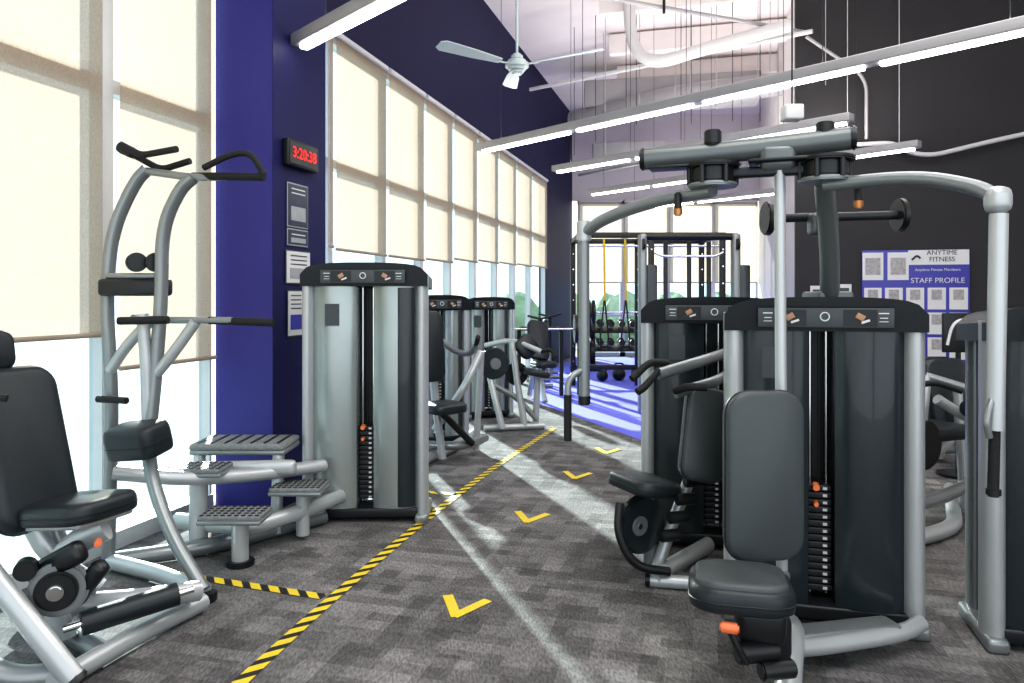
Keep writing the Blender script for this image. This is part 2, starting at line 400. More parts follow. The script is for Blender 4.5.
for i in range(4):
    x0 = 1.6+i*1.1
    T = Thing('window_%d' % k, x0+.55, 18.1); k += 1
    for nn, c, s in (('jamb_left', (-.52, 0, 1.9), (.06, .1, 3.8)), ('jamb_right', (.52, 0, 1.9), (.06, .1, 3.8)), ('sill', (0, 0, .05), (1.1, .1, .1)),
                     ('transom', (0, 0, 1.0), (1.0, .06, .05)), ('head', (0, 0, 3.76), (1.1, .1, .08))): T.box(nn, c, s, ALU, 0)
    T.box('glass', (0, 0, 1.9), (1.0, .01, 3.6), GLASS, 0)
    T = Thing('roller_blind', x0+.55, 17.98)
    bm = bmesh.new(); vs = [bm.verts.new(p) for p in ((-.52, 0, 1.80), (.52, 0, 1.80), (.52, 0, 3.75), (-.52, 0, 3.75))]; bm.faces.new(vs); T.add('fabric', bm, BLIND)
    T.tube('hem_bar', [(-.52, 0, 1.8), (.52, 0, 1.8)], .014, mat_hem); T.tube('roller_tube', [(-.52, 0, 3.78), (.52, 0, 3.78)], .03, WHITE)

polyslab('ground_outside', [(-40, -25), (-40, 60), (40, 60), (40, 18.3), (W(18.3).x-.3, 18.3), (W(-3).x-.3, -3), (-4.5, -25)], -.3, -.15, PAVE)
def trees(name, pts):
    bm = bmesh.new()
    for (x, y, z, r) in pts:
        b2 = bmesh.new(); bmesh.ops.create_icosphere(b2, subdivisions=3, radius=r)
        for v in b2.verts:
            v.co *= 1+random.uniform(-.13, .13)
        b2.transform(Matrix.Translation(V((x, y, z)))); me = bpy.data.meshes.new('t'); b2.to_mesh(me); b2.free(); bm.from_mesh(me)
        bmt = sweep_bm([(x, y, -.15), (x, y, z)], r*.08); me = bpy.data.meshes.new('t'); bmt.to_mesh(me); bmt.free(); bm.from_mesh(me)
    finish(name, bm, TREE, smooth=False)
trees('tree_row', [(-12+random.uniform(-1, 1), -6+i*3.0, 2.9+random.uniform(-.8, 1.4), 1.7+random.uniform(-.3, .5)) for i in range(8)])
trees('hedge_bush', [(0+i*1.9, 27+random.uniform(-1, 1), .6, 1.0) for i in range(9)])

# ------------------------------------------------------------------ floor markings
def tape(name, pts, w=.062, z=.004):
    bm = bmesh.new(); uvl = bm.loops.layers.uv.new('UVMap'); P = fillet([V((x, y, z)) for x, y in pts], .6, 8); s = 0; prev = None
    for i, p in enumerate(P):
        t = (P[min(i+1, len(P)-1)]-P[max(i-1, 0)]).normalized(); n = V((-t.y, t.x, 0))
        if i: s += (p-P[i-1]).length
        cur = (bm.verts.new(p+n*w/2), bm.verts.new(p-n*w/2), s)
        if prev:
            f = bm.faces.new((prev[0], prev[1], cur[1], cur[0]))
            for l, uv in zip(f.loops, ((prev[2], w), (prev[2], 0), (cur[2], 0), (cur[2], w))): l[uvl].uv = uv
        prev = cur
    finish(name, bm, TAPE, smooth=False)
tape('floor_hazard_tape', [(-1.32, 1.2), (-1.02, 2.78), (-.87, 3.54), (-.566, 4.81), (-.18, 6.2), (.476, 8.19)])
tape('floor_hazard_tape', [(-1.75, 3.86), (-.91, 3.57)])
tape('floor_hazard_tape', [(-.85, 5.55), (-.40, 5.42)])
def vmark(x, y, s=1):
    T = Thing('floor_arrow', x, y)
    for nn, e in (('stroke_1', V((-.065, .26, 0))*s), ('stroke_2', V((.16, .19, 0))*s)):
        ln = e.length+.03; an = math.degrees(math.atan2(e.y, e.x))
        T.box(nn, (e.x/2, e.y/2, .004 if nn == 'stroke_1' else .0045), (ln, .05, .002), YEL, 0, (0, 0, an))
vmark(-.255, 3.36, .82); vmark(.096, 4.76, .84); vmark(.50, 5.9, .86); vmark(.87, 6.85, .86)

# ------------------------------------------------------------------ right: rear-delt / pec-fly machine
T = Thing('pec_fly_machine', 1.38, 3.38, world=True)
tower(T, 1.41, 3.42, -15, .83, .40, 1.45, DARKSH, pr=.045)
T.tube('mast', [(1.44, 3.36, 1.38), (1.40, 3.25, 1.62), (1.27, 3.02, 1.98)], .06, SILVD, .2, rb=.042)
T.box('mast_foot', (1.44, 3.38, 1.45), (.16, .2, .05), SILVD, .015)
T.tube('top_beam', [(.56, 3.12, 2.03), (.9, 3.0, 2.04), (1.30, 2.84, 2.06)], .045, SILVD, .2, rb=.038)
T.disc('beam_cap_left', (.553, 3.122, 2.03), (-1, .35, 0), .047, .02, BLACK)
T.disc('beam_cap_right', (1.31, 2.835, 2.06), (1, -.4, 0), .047, .02, BLACK)
for i, (x, y) in enumerate(((.82, 3.02), (1.22, 2.88))):
    T.disc('pivot_plate_top', (x, y, 1.985), (0, 0, 1), .11, .018, BLACK)
    T.disc('pivot_bearing', (x, y, 1.945), (0, 0, 1), .085, .06, BLACK)
    for a in range(6):
        T.disc('pivot_bolt', (x+.095*math.cos(a), y+.095*math.sin(a), 1.945), (0, 0, 1), .010, .075, STEEL, 0.002, 10)
    T.disc('pivot_plate_low', (x, y, 1.905), (0, 0, 1), .10, .016, SILVER)
    T.disc('pivot_cap', (x, y, 2.10), (0, 0, 1), .035, .06, BLACK)
T.box('range_sector', (.68, 3.06, 1.985), (.22, .1, .012), BLACK, .004, (0, 0, -20))
T.box('range_sector', (1.06, 2.92, 1.985), (.24, .14, .012), BLACK, .004, (0, 0, -20))
T.box('linkage', (1.02, 2.95, 1.95), (.30, .05, .04), STEEL, .01, (0, 0, -20))
T.tube('arm_left', [(.82, 3.02, 1.885), (.62, 3.28, 1.875), (.43, 3.52, 1.82), (.352, 3.6, 1.76)], .028, SILVER, .2, rb=.032)
T.disc('arm_joint_left', (.35, 3.6, 1.77), (0, 0, 1), .036, .10, SILVL)
T.tube('arm_pole_left', [(.35, 3.6, 1.74), (.352, 3.6, .95)], .027, SILVER, 0)
T.disc('pole_end_left', (.352, 3.6, .95), (0, 0, 1), .03, .05, BLACK)
T.tube('handle_arm_left', [(.352, 3.6, 1.10), (.27, 3.56, 1.06), (.268, 3.555, .96)], .016, SILVER, .06)
T.tube('grip_left', [(.268, 3.555, .98), (.268, 3.555, .76)], .019, RUBBER, 0)
T.tube('arm_right', [(1.22, 2.88, 1.885), (1.45, 2.66, 1.885), (1.56, 2.48, 1.82), (1.578, 2.41, 1.775)], .026, SILVER, .2, rb=.032)
T.box('arm_joint_right', (1.58, 2.405, 1.765), (.075, .075, .09), SILVL, .03)
T.tube('arm_pole_right', [(1.58, 2.40, 1.72), (1.56, 2.39, 1.02)], .028, SILVL, 0)
T.tube('grip_right', [(1.56, 2.39, 1.03), (1.555, 2.39, .83)], .017, RUBBER, 0)
T.tube('handle_arm_right', [(1.56, 2.39, 1.14), (1.51, 2.36, 1.06), (1.53, 2.37, 1.0)], .011, SILVER, .05)
T.disc('pole_end_right', (1.556, 2.39, .82), (0, 0, 1), .022, .03, BLACK)
for (x, y) in ((.70, 3.12), (1.34, 2.86)):
    T.disc('pull_pin', (x, y, 1.85), (0, 0, 1), .016, .08, BLACK)
    T.disc('pull_pin_knob', (x, y, 1.81), (0, 0, 1), .018, .035, BRASS)
T.tube('cable_bar', [(1.13, 3.3, 1.80), (1.72, 3.3, 1.815)], .02, STEEL, 0)
T.disc('pulley_left', (1.14, 3.3, 1.80), (1, 0, 0), .075, .03, BLACK)
T.disc('pulley_right', (1.73, 3.3, 1.815), (1, 0, 0), .075, .03, BLACK)
T.box('cable_bar_bracket', (1.37, 3.26, 1.77), (.12, .08, .1), SILVD, .02)
T.box('hub_block', (1.06, 2.95, 2.0), (.14, .11, .11), SILVD, .03, (0, 0, -20))
T.tube('seat_mast', [(1.06, 2.93, 1.95), (1.055, 2.9, 1.1), (1.06, 2.9, .06)], .022, SILVL, 0)
T.pad('back_pad', (.935, 2.76, .785), (.30, .075, .63), VINYL, (0, 0, 8))
T.box('back_pad_plate', (.955, 2.81, .78), (.22, .025, .5), BLACK, .01, (0, 0, 8))
T.box('back_pad_bracket', (1.01, 2.85, .85), (.12, .08, .12), SILVER, .02, (0, 0, 20))
T.pad('seat_pad', (.78, 2.53, .455), (.34, .35, .08), VINYLD, (-4, 0, -14))
T.pad('seat_pad_top', (.78, 2.53, .492), (.30, .31, .04), VINYL, (-4, 0, -14))
T.box('seat_carriage', (.84, 2.52, .37), (.16, .24, .12), BLACK, .03, (0, 0, -14))
T.box('seat_carriage_low', (.86, 2.54, .30), (.15, .16, .16), CAPM, .03, (0, 0, 10))
T.disc('seat_roller', (.80, 2.42, .29), (1, .2, 0), .035, .14, BLACK)
T.disc('seat_roller', (.86, 2.40, .24), (1, .2, 0), .03, .12, BLACK)
T.disc('seat_adjust_knob', (.70, 2.38, .385), (1, -.4, 0), .018, .06, ORANGE)
T.tube('seat_lever', [(.70, 2.38, .38), (.73, 2.37, .31), (.76, 2.39, .27)], .012, BLACK, .03)
T.tube('seat_support', [(.90, 2.62, .36), (.96, 2.68, .26), (.99, 2.66, .06)], .04, SILVL, .12, rb=.03)
T.tube('base_rail', [(1.16, 3.20, .07), (1.12, 2.95, .13), (1.03, 2.72, .19), (.93, 2.50, .13), (.86, 2.3, .06), (.84, 2.2, .045)], .045, SILVL, .15, rb=.045)
T.tube('base_cross', [(1.06, 2.80, .12), (1.2, 2.86, .10), (1.58, 2.99, .09), (1.70, 3.08, .09)], .034, SILVL, .15)
T.box('base_cover', (1.34, 2.98, .10), (.46, .12, .06), SILVER, .02, (0, 0, 12))
T.tube('seat_post_brace', [(1.06, 2.9, .36), (.95, 2.68, .28)], .03, SILVER, 0)
T.tube('base_foot', [(.66, 2.2, .03), (.98, 2.2, .03)], .03, SILVL, 0)

# ------------------------------------------------------------------ mid right : seated row
T = Thing('seated_row_machine', 1.15, 4.35, world=True)
tower(T, 1.19, 4.40, -12, .82, .40, 1.45, DARKSH)
T.pad('seat_pad', (.68, 3.80, .49), (.27, .36, .07), VINYLD, (0, 8, 25))
T.pad('chest_pad', (.95, 3.66, .77), (.24, .08, .46), VINYL, (-8, 12, 20))
T.tube('chest_pad_arm', [(1.04, 3.85, 1.02), (.96, 3.85, .6), (.80, 3.80, .22), (.74, 3.78, .06)], .03, SILVL, .15, rb=.04)
T.disc('cam_disc', (.66, 3.78, .29), (.6, -1, 0), .15, .05, DARKSH, .015)
T.disc('cam_hub', (.645, 3.75, .29), (.6, -1, 0), .05, .03, SILVER)
T.disc('cam_ring', (.64, 3.75, .29), (.6, -1, 0), .02, .04, CHROME)
T.tube('cam_guard', [(.54, 3.7, .42), (.52, 3.66, .28), (.60, 3.64, .12), (.78, 3.66, .09)], .022, BLACK, .12)
T.tube('seat_post', [(.70, 3.82, .46), (.72, 3.84, .06)], .035, SILVER, 0, rb=.03)
T.tube('base_rail', [(.70, 3.68, .05), (.85, 3.85, .06), (1.1, 4.15, .06)], .045, SILVL, .1, rb=.04)
T.tube('base_foot', [(.68, 3.70, .035), (1.06, 3.62, .035)], .033, SILVL, 0)
T.disc('foot_cap', (.68, 3.70, .037), (-1, .15, 0), .036, .03, BLACK)
T.tube('press_arm', [(1.25, 4.1, 1.16), (1.0, 3.85, 1.12), (.74, 3.74, 1.06)], .03, SILVER, .15, rb=.024)
T.tube('press_arm', [(1.25, 4.1, 1.08), (1.05, 3.72, 1.03), (.80, 3.62, .98)], .028, SILVER, .15, rb=.022)
T.tube('grip', [(.60, 3.70, 1.04), (.70, 3.76, 1.12), (.80, 3.80, 1.11)], .019, RUBBER, .04)
T.tube('grip', [(.74, 3.74, 1.08), (.66, 3.68, 1.0), (.62, 3.66, .98)], .019, RUBBER, .04)
T.tube('grip', [(.80, 3.62, .99), (.84, 3.55, 1.02), (.93, 3.52, 1.02)], .019, RUBBER, .04)
T.disc('arm_pivot', (1.25, 4.08, 1.12), (0, 1, 0), .06, .08, BLACK)
for j in range(4):
    T.disc('roller_%d' % j, (.90-.04*j, 3.66, .54-.09*j), (1, .3, 0), .03, .10, BLACK)

# ------------------------------------------------------------------ right edge tower machine
T = Thing('leg_extension_machine', 2.40, 3.10, world=True)
tower(T, 2.41, 3.10, -16, .86, .40, 1.42, DARKSH, pr=.045)
T.tube('base_rail', [(2.2, 2.8, .05), (2.05, 2.5, .05), (2.05, 2.0, .05)], .04, SILVL, .15)
T.pad('seat_pad', (2.25, 2.3, .52), (.4, .42, .09), VINYLD)
T.tube('seat_post', [(2.25, 2.3, .48), (2.2, 2.5, .06)], .04, SILVER, .1)
T.pad('back_pad', (2.45, 2.35, .9), (.09, .36, .6), VINYLD, (0, 8, 0))
T.tube('back_post', [(2.52, 2.35, .8), (2.4, 2.4, .45), (2.25, 2.45, .4)], .03, SILVER, .1)

T = Thing('leg_curl_machine', 2.75, 4.9, world=True)
T.pad('seat_pad', (2.68, 4.75, .60), (.42, .38, .08), VINYLD, (0, 0, 20))
T.pad('back_pad', (2.98, 5.05, .78), (.40, .08, .50), VINYLD, (-12, 0, 20))
T.tube('frame_rail', [(2.2, 4.4, .42), (2.5, 4.6, .45), (3.1, 5.1, .48)], .04, SILVL, .2)
T.tube('frame_rail', [(2.15, 4.3, .20), (2.6, 4.5, .22), (3.2, 5.0, .24)], .04, SILVER, .2)
T.tube('base_rail', [(2.2, 4.2, .05), (2.7, 4.5, .05), (3.2, 5.4, .05)], .045, SILVL, .2)
T.tube('upright', [(2.4, 4.45, .05), (2.5, 4.55, .5), (2.6, 4.65, .95)], .035, SILVL, .15)
T.tube('lever', [(2.6, 4.65, .95), (2.9, 4.5, .85), (3.05, 4.4, .5)], .03, SILVER, .15)
T.tube('lever', [(2.5, 4.35, .85), (2.75, 4.4, .70), (3.05, 4.5, .72)], .03, SILVL, .15)
T.disc('cam', (2.5, 4.5, .55), (.5, -1, 0), .15, .05, BLACK)
T.tube('ankle_roller', [(2.75, 4.3, .38), (3.0, 4.5, .38)], .06, VINYLD, 0)
T.tube('ankle_roller', [(2.65, 4.3, .80), (2.88, 4.42, .80)], .05, VINYLD, 0)
T.tube('handle', [(2.35, 4.4, .90), (2.5, 4.4, .95), (2.62, 4.3, .90)], .018, RUBBER, .08)
T.tube('leg', [(3.0, 4.9, .05), (2.95, 4.9, .85)], .03, SILVL, 0)

T = Thing('weight_bench_machine', 3.9, 6.5, world=True)
T.pad('seat_pad', (3.75, 6.3, .5), (.35, .4, .08), VINYLD)
T.tube('seat_post', [(3.75, 6.3, .46), (3.75, 6.5, .05)], .04, SILVL, 0)
T.pad('back_pad', (3.75, 6.55, .72), (.32, .08, .40), VINYLD)
T.tube('back_post', [(3.75, 6.62, .85), (3.75, 6.66, .05)], .035, SILVL, 0)
T.tube('arm', [(3.4, 6.5, .3), (3.5, 6.4, .65), (3.75, 6.3, .78), (4.1, 6.2, .74)], .03, SILVL, .15)
T.tube('arm', [(3.4, 6.5, .1), (4.3, 6.6, .1)], .04, SILVER, 0)
for i, x in enumerate((3.5, 4.15)): T.disc('weight_plate', (x, 6.35, .45), (1, -.6, 0), .2, .05, BLACK)

# ------------------------------------------------------------------ left: assisted dip / chin machine with tower
T = Thing('assisted_dip_chin_machine', -1.4, 4.3, world=True)
tower(T, -.955, 4.94, 2, .81, .42, 1.67, FROST, frost=True)
T.tube('upright_left', [(-1.93, 3.92, 2.13), (-2.00, 3.92, 2.06), (-2.12, 3.92, 1.80), (-2.15, 3.92, 1.45), (-2.12, 3.92, .9), (-2.14, 3.92, .04)], .032, SILVER, .15, rb=.04, ref=(1, 0, 0))
T.tube('upright_right', [(-1.63, 3.78, 2.06), (-1.70, 3.78, 2.0), (-1.80, 3.80, 1.80), (-1.81, 3.82, 1.45), (-1.84, 3.8, .95), (-1.86, 3.76, .62), (-1.68, 3.62, .30), (-1.47, 3.53, .05)], .032, SILVER, .18, rb=.04, ref=(1, 0, 0))
T.box('top_head_left', (-2.02, 3.9, 2.22), (.11, .1, .06), BLACK, .025, (0, 25, 0))
T.tube('top_grip', [(-2.05, 3.88, 2.25), (-1.92, 3.82, 2.18), (-1.70, 3.75, 2.20)], .017, RUBBER, .05)
T.tube('top_grip', [(-2.0, 3.92, 2.20), (-1.85, 3.9, 2.12), (-1.68, 3.86, 2.16)], .017, RUBBER, .05)
T.tube('top_bar', [(-1.96, 3.92, 2.12), (-1.63, 3.78, 2.06), (-1.45, 3.75, 2.06)], .02, SILVER, .05)
T.tube('top_grip_right', [(-1.64, 3.8, 2.07), (-1.48, 3.74, 2.06), (-1.24, 3.7, 2.05)], .02, RUBBER, .04)
T.tube('top_grip_right', [(-1.55, 3.72, 2.10), (-1.40, 3.68, 2.16), (-1.30, 3.68, 2.17), (-1.24, 3.7, 2.06)], .016, RUBBER, .05)
T.box('cross_head', (-1.97, 3.87, 1.50), (.36, .09, .09), CAPM, .02)
T.box('cross_head_top', (-1.97, 3.87, 1.56), (.3, .05, .03), SILVER, .01)
for x in (-1.95, -1.85):
    T.disc('counterweight', (x, 3.84, 1.63), (.7, -1, 0), .05, .05, BLACK)
T.tube('dip_bar', [(-2.0, 3.9, 1.34), (-1.8, 3.84, 1.33), (-1.42, 3.76, 1.33)], .018, SILVER, .05)
T.tube('dip_grip', [(-1.55, 3.79, 1.33), (-1.2, 3.72, 1.32)], .02, RUBBER, 0)
T.tube('dip_grip', [(-1.97, 3.7, 1.33), (-1.72, 3.7, 1.335)], .02, RUBBER, 0)
T.tube('dip_strut', [(-2.12, 3.9, 1.06), (-2.02, 3.88, 1.20), (-1.88, 3.86, 1.33)], .028, SILVL, .1)
T.tube('dip_strut', [(-1.84, 3.8, 1.04), (-1.74, 3.78, 1.15), (-1.62, 3.78, 1.32)], .028, SILVL, .1)
T.tube('centre_link', [(-1.9, 3.8, 1.36), (-1.87, 3.78, 1.15), (-1.86, 3.78, .8)], .03, SILVL, .1)
T.pad('knee_pad', (-1.86, 3.68, .74), (.29, .20, .15), VINYLD, (10, -6, -15))
T.box('knee_pad_arm', (-1.98, 3.75, .72), (.10, .06, .14), BLACK, .02)
T.tube('side_grip', [(-2.15, 3.84, .92), (-1.97, 3.78, .92)], .018, RUBBER, 0)
T.tube('lever_arm', [(-2.12, 3.92, .52), (-1.8, 4.1, .44), (-1.45, 4.4, .40), (-1.2, 4.7, .38)], .04, SILVL, .15, rb=.05)
def step(T, x0, x1, y, z, dep=.24):
    T.box('step_tread', ((x0+x1)/2, y, z), (x1-x0, dep, .025), STEP, .008)
    for i in range(9):
        for j in range(5):
            T.box('tread_stud', (x0+(x1-x0)*(i+.5)/9, y-dep/2+dep*(j+.5)/5, z+.0135), (.018, .018, .005), BLACK, 0, (0, 0, 45))
    T.box('step_tray', ((x0+x1)/2, y, z-.022), (x1-x0+.01, dep+.01, .025), SILVER, .01)
step(T, -1.95, -1.62, 4.2, .48, .20); step(T, -1.66, -1.33, 4.0, .28, .22); step(T, -1.42, -1.12, 4.42, .32, .22)
T.tube('step_post', [(-1.47, 4.0, .27), (-1.47, 4.0, .02)], .045, SILVL, 0)
T.disc('step_foot', (-1.47, 4.0, .015), (0, 0, 1), .075, .03, BLACK)
T.tube('step_post', [(-1.78, 4.2, .46), (-1.78, 4.2, .03)], .05, SILVL, 0)
T.tube('step_post', [(-1.25, 4.42, .3), (-1.25, 4.42, .03)], .04, SILVL, 0)
T.tube('step_beam', [(-1.95, 4.3, .15), (-1.47, 4.12, .16), (-1.25, 4.42, .17), (-1.1, 4.75, .17)], .045, SILVL, .1)
T.box('knee_platform', (-1.66, 4.62, .54), (.58, .34, .045), STEP, .02)
for j in range(7): T.box('platform_rib', (-1.90+j*.08, 4.62, .564), (.014, .28, .006), BLACK, 0)
T.box('knee_platform_tray', (-1.66, 4.62, .51), (.58, .33, .035), SILVER, .015)
T.tube('platform_leg', [(-1.9, 4.5, .5), (-1.9, 4.45, .03)], .035, SILVL, 0)
T.tube('platform_leg', [(-1.42, 4.5, .5), (-1.42, 4.45, .03)], .035, SILVL, 0)
T.box('rail_beam', (-1.62, 4.4, .43), (.66, .07, .09), SILVL, .03, (0, 0, 6))
T.tube('base_rail', [(-2.14, 3.92, .05), (-1.7, 4.15, .05), (-1.2, 4.72, .05)], .045, SILVER, .15)
T.tube('base_cross', [(-2.14, 3.92, .05), (-1.80, 3.75, .05), (-1.47, 3.53, .05)], .04, SILVL, .1)
T.disc('base_foot', (-1.47, 3.53, .02), (0, 0, 1), .06, .04, BLACK)

# ------------------------------------------------------------------ left foreground seated machine
T = Thing('abdominal_crunch_machine', -1.8, 3.0, world=True)
T.pad('back_pad', (-2.01, 3.05, .83), (.10, .33, .68), VINYLD, (0, -17, -25))
T.pad('head_pad', (-2.17, 3.02, 1.225), (.09, .24, .17), VINYLD, (0, -10, -25))
T.box('back_pad_shell', (-2.065, 3.07, .83), (.05, .29, .62), SILVER, .02, (0, -17, -25))
T.tube('back_post', [(-2.05, 3.1, .95), (-1.95, 3.1, .55), (-1.86, 3.08, .35)], .04, SILVL, .1, rb=.03)
T.tube('head_post', [(-2.18, 3.06, 1.25), (-2.10, 3.08, .95)], .015, CHROME, 0)
T.tube('back_handle', [(-2.14, 2.86, 1.02), (-2.04, 2.82, 1.08), (-1.94, 2.84, 1.06)], .014, RUBBER, .05)
T.pad('seat_pad', (-1.75, 2.99, .60), (.38, .32, .08), VINYLD, (0, -7, -20))
T.box('seat_tray', (-1.76, 3.0, .553), (.32, .26, .035), SILVL, .015, (0, -7, -20))
T.tube('seat_bracket', [(-1.62, 2.95, .53), (-1.78, 2.95, .45), (-1.85, 2.95, .28), (-1.80, 2.98, .08)], .05, SILVL, .15, rb=.03)
T.tube('seat_bracket', [(-1.95, 3.0, .53), (-1.88, 3.0, .40), (-1.70, 3.05, .25)], .04, SILVL, .12, rb=.03)
T.box('slide_rail', (-1.76, 2.86, .42), (.28, .07, .09), BLACK, .03, (0, -28, -15))
T.box('slide_rail', (-1.66, 2.9, .33), (.22, .06, .07), CAPM, .025, (0, -50, -15))
T.disc('cam_disc', (-1.74, 2.84, .33), (.45, -1, 0), .105, .04, SILVER, .012)
T.disc('cam_disc_dark', (-1.735, 2.815, .33), (.45, -1, 0), .075, .03, BLACK, .01)
T.disc('cam_hub', (-1.73, 2.80, .33), (.45, -1, 0), .03, .03, CHROME)
T.disc('cam_roller', (-1.84, 2.80, .42), (.45, -1, 0), .04, .06, BLACK)
T.disc('adjust_knob', (-1.60, 2.86, .50), (.45, -1, 0), .013, .05, ORANGE)
T.tube('frame_beam', [(-2.15, 2.8, .62), (-1.92, 2.75, .40), (-1.75, 2.72, .22), (-1.60, 2.70, .055)], .045, SILVL, .2, rb=.038)
T.disc('frame_beam_cap', (-1.592, 2.70, .05), (.7, 0, -.6), .042, .03, BLACK)
T.tube('foot_rail', [(-1.66, 2.68, .05), (-1.56, 3.05, .05), (-1.42, 3.40, .05)], .04, SILVL, .1)
T.tube('mid_rail', [(-2.1, 3.2, .10), (-1.85, 3.05, .18), (-1.56, 3.1, .18), (-1.40, 3.3, .14)], .045, SILVL, .12)
T.tube('foot_roller', [(-1.70, 2.92, .16), (-1.42, 3.14, .19)], .048, VINYLD, 0)
T.tube('foot_roller_axle', [(-1.75, 2.88, .155), (-1.37, 3.18, .195)], .015, CHROME, 0)
T.tube('lower_curve', [(-2.2, 2.75, .22), (-2.0, 2.7, .16), (-1.85, 2.7, .05), (-1.65, 2.75, .05)], .045, SILVER, .15)
T.tube('rear_rail', [(-2.15, 3.3, .05), (-1.80, 3.05, .05), (-1.6, 2.9, .05)], .04, SILVER, .1)

# ------------------------------------------------------------------ mid left machines
T = Thing('shoulder_press_machine', -.6, 6.9, world=True)
tower(T, -.76, 7.38, 20, .60, .40, 1.47, FROST, frost=True)
T.pad('back_pad', (-.70, 6.30, 1.03), (.24, .09, .60), VINYLD, (-6, 0, 40))
T.pad('seat_pad', (-.58, 6.25, .52), (.34, .34, .08), VINYLD, (0, 0, 40))
T.tube('back_post', [(-.72, 6.42, 1.2), (-.66, 6.42, .5), (-.6, 6.4, .05)], .035, SILVL, .1)
T.tube('arm', [(-.75, 6.7, 1.2), (-.55, 6.4, 1.0), (-.36, 6.3, .95), (-.30, 6.2, 1.05)], .025, SILVER, .1)
T.tube('grip', [(-.30, 6.2, 1.05), (-.28, 6.1, 1.12)], .02, RUBBER, 0)
T.tube('brace', [(-.7, 6.7, .25), (-.42, 6.6, .65), (-.28, 6.75, .95)], .035, SILVL, .15)
T.tube('brace', [(-.28, 6.75, .95), (-.33, 6.8, .05)], .03, SILVL, 0)
T.tube('base_rail', [(-.78, 6.3, .05), (-.58, 6.8, .05), (-.38, 7.6, .05)], .045, SILVL, .1)
T.tube('base_rail', [(-.85, 6.55, .14), (-.45, 6.5, .14), (-.25, 6.9, .14)], .04, SILVER, .1)
T.tube('low_strut', [(-.60, 6.35, .45), (-.35, 6.55, .15)], .03, BLACK, 0)
T = Thing('leg_press_machine', -.2, 8.9, world=True)
tower(T, -.33, 9.0, 20, .62, .42, 1.45, FROST, frost=True)
T.disc('plate', (-.20, 8.0, .73), (.3, -1, 0), .17, .04, DARKSH, .01)
T.disc('plate', (-.18, 7.97, .73), (.3, -1, 0), .06, .05, SILVER)
T.disc('plate', (.05, 8.2, .60), (.3, -1, 0), .13, .04, BLACK, .01)
T.disc('plate_hub', (.055, 8.17, .60), (.3, -1, 0), .04, .05, SILVER)
T.tube('leg', [(-.25, 8.05, .62), (-.18, 7.95, .35), (-.10, 7.9, .04)], .035, SILVL, .1)
T.tube('leg', [(.0, 8.15, .95), (.06, 8.1, .5), (.14, 8.05, .04)], .035, SILVL, .1)
T.tube('leg', [(-.22, 8.05, .5), (.05, 8.1, .35), (.28, 8.1, .1)], .03, SILVER, .1)
T.tube('arm', [(-.3, 8.4, .9), (0, 8.2, .98), (.32, 8.1, .85)], .03, SILVL, .15)
T.pad('back_pad', (.16, 8.2, .90), (.24, .08, .24), VINYLD, (-20, 50, 10))
T.pad('seat_pad', (.26, 8.1, .62), (.28, .30, .07), VINYLD, (0, 12, 15))
T.tube('grip', [(.32, 8.1, .85), (.42, 8.05, .88), (.48, 8.0, .80)], .02, RUBBER, .04)
T.tube('seat_post', [(.28, 8.12, .6), (.26, 8.12, .04)], .035, SILVL, 0)
T.tube('base_rail', [(-.3, 7.95, .04), (.35, 8.1, .04)], .035, SILVL, 0)
T = Thing('incline_bench', .3, 10.2, world=True)
T.pad('back_pad', (.36, 10.2, .85), (.30, .08, .6), VINYLD, (-30, 10, 20))
T.pad('seat_pad', (.42, 9.9, .55), (.3, .35, .08), VINYLD, (0, 0, 20))
T.tube('frame', [(.30, 10.4, .9), (.36, 10.2, .5), (.44, 9.8, .06)], .035, SILVL, .1)
T.tube('rear_leg', [(.34, 10.3, .7), (.25, 10.6, .05)], .035, SILVL, 0)
T.tube('uprights', [(.1, 10.5, .05), (.1, 10.5, 1.0), (.7, 10.5, 1.0), (.7, 10.5, .05)], .03, BLACK, .05)
T.tube('barbell', [(-.15, 10.4, 1.0), (1.0, 10.4, 1.0)], .014, CHROME, 0)
for x in (-.05, .9): T.disc('barbell_plate', (x, 10.4, 1.0), (1, 0, 0), .2, .05, BLACK)
for bi, (bx_, by_) in enumerate(((.50, 12.2), (.72, 13.5), (2.55, 13.9))):
    T = Thing('exercise_bike', bx_, by_)
    T.disc('flywheel', (-.05, 0, .35), (1, .3, 0), .24, .06, BLACK); T.tube('frame', [(-.05, .4, .95), (0, .2, .4), (-.05, -.3, .45), (-.05, -.4, 1.1)], .035, BLACK, .1)
    T.pad('saddle', (-.05, .4, 1.0), (.16, .26, .06), VINYLD); T.tube('handlebar', [(-.25, -.45, 1.15), (-.05, -.5, 1.1), (.15, -.45, 1.15)], .018, BLACK, .05)
    T.tube('foot_rear', [(-.25, .4, .035), (.15, .4, .035)], .03, SILVER, 0); T.tube('foot_front', [(-.25, -.4, .035), (.15, -.4, .035)], .03, SILVER, 0)
    T.tube('stay', [(-.05, .4, .03), (-.05, .35, .9)], .03, SILVER, 0); T.tube('fork', [(-.05, -.4, .03), (-.05, -.35, .5)], .03, SILVER, 0)

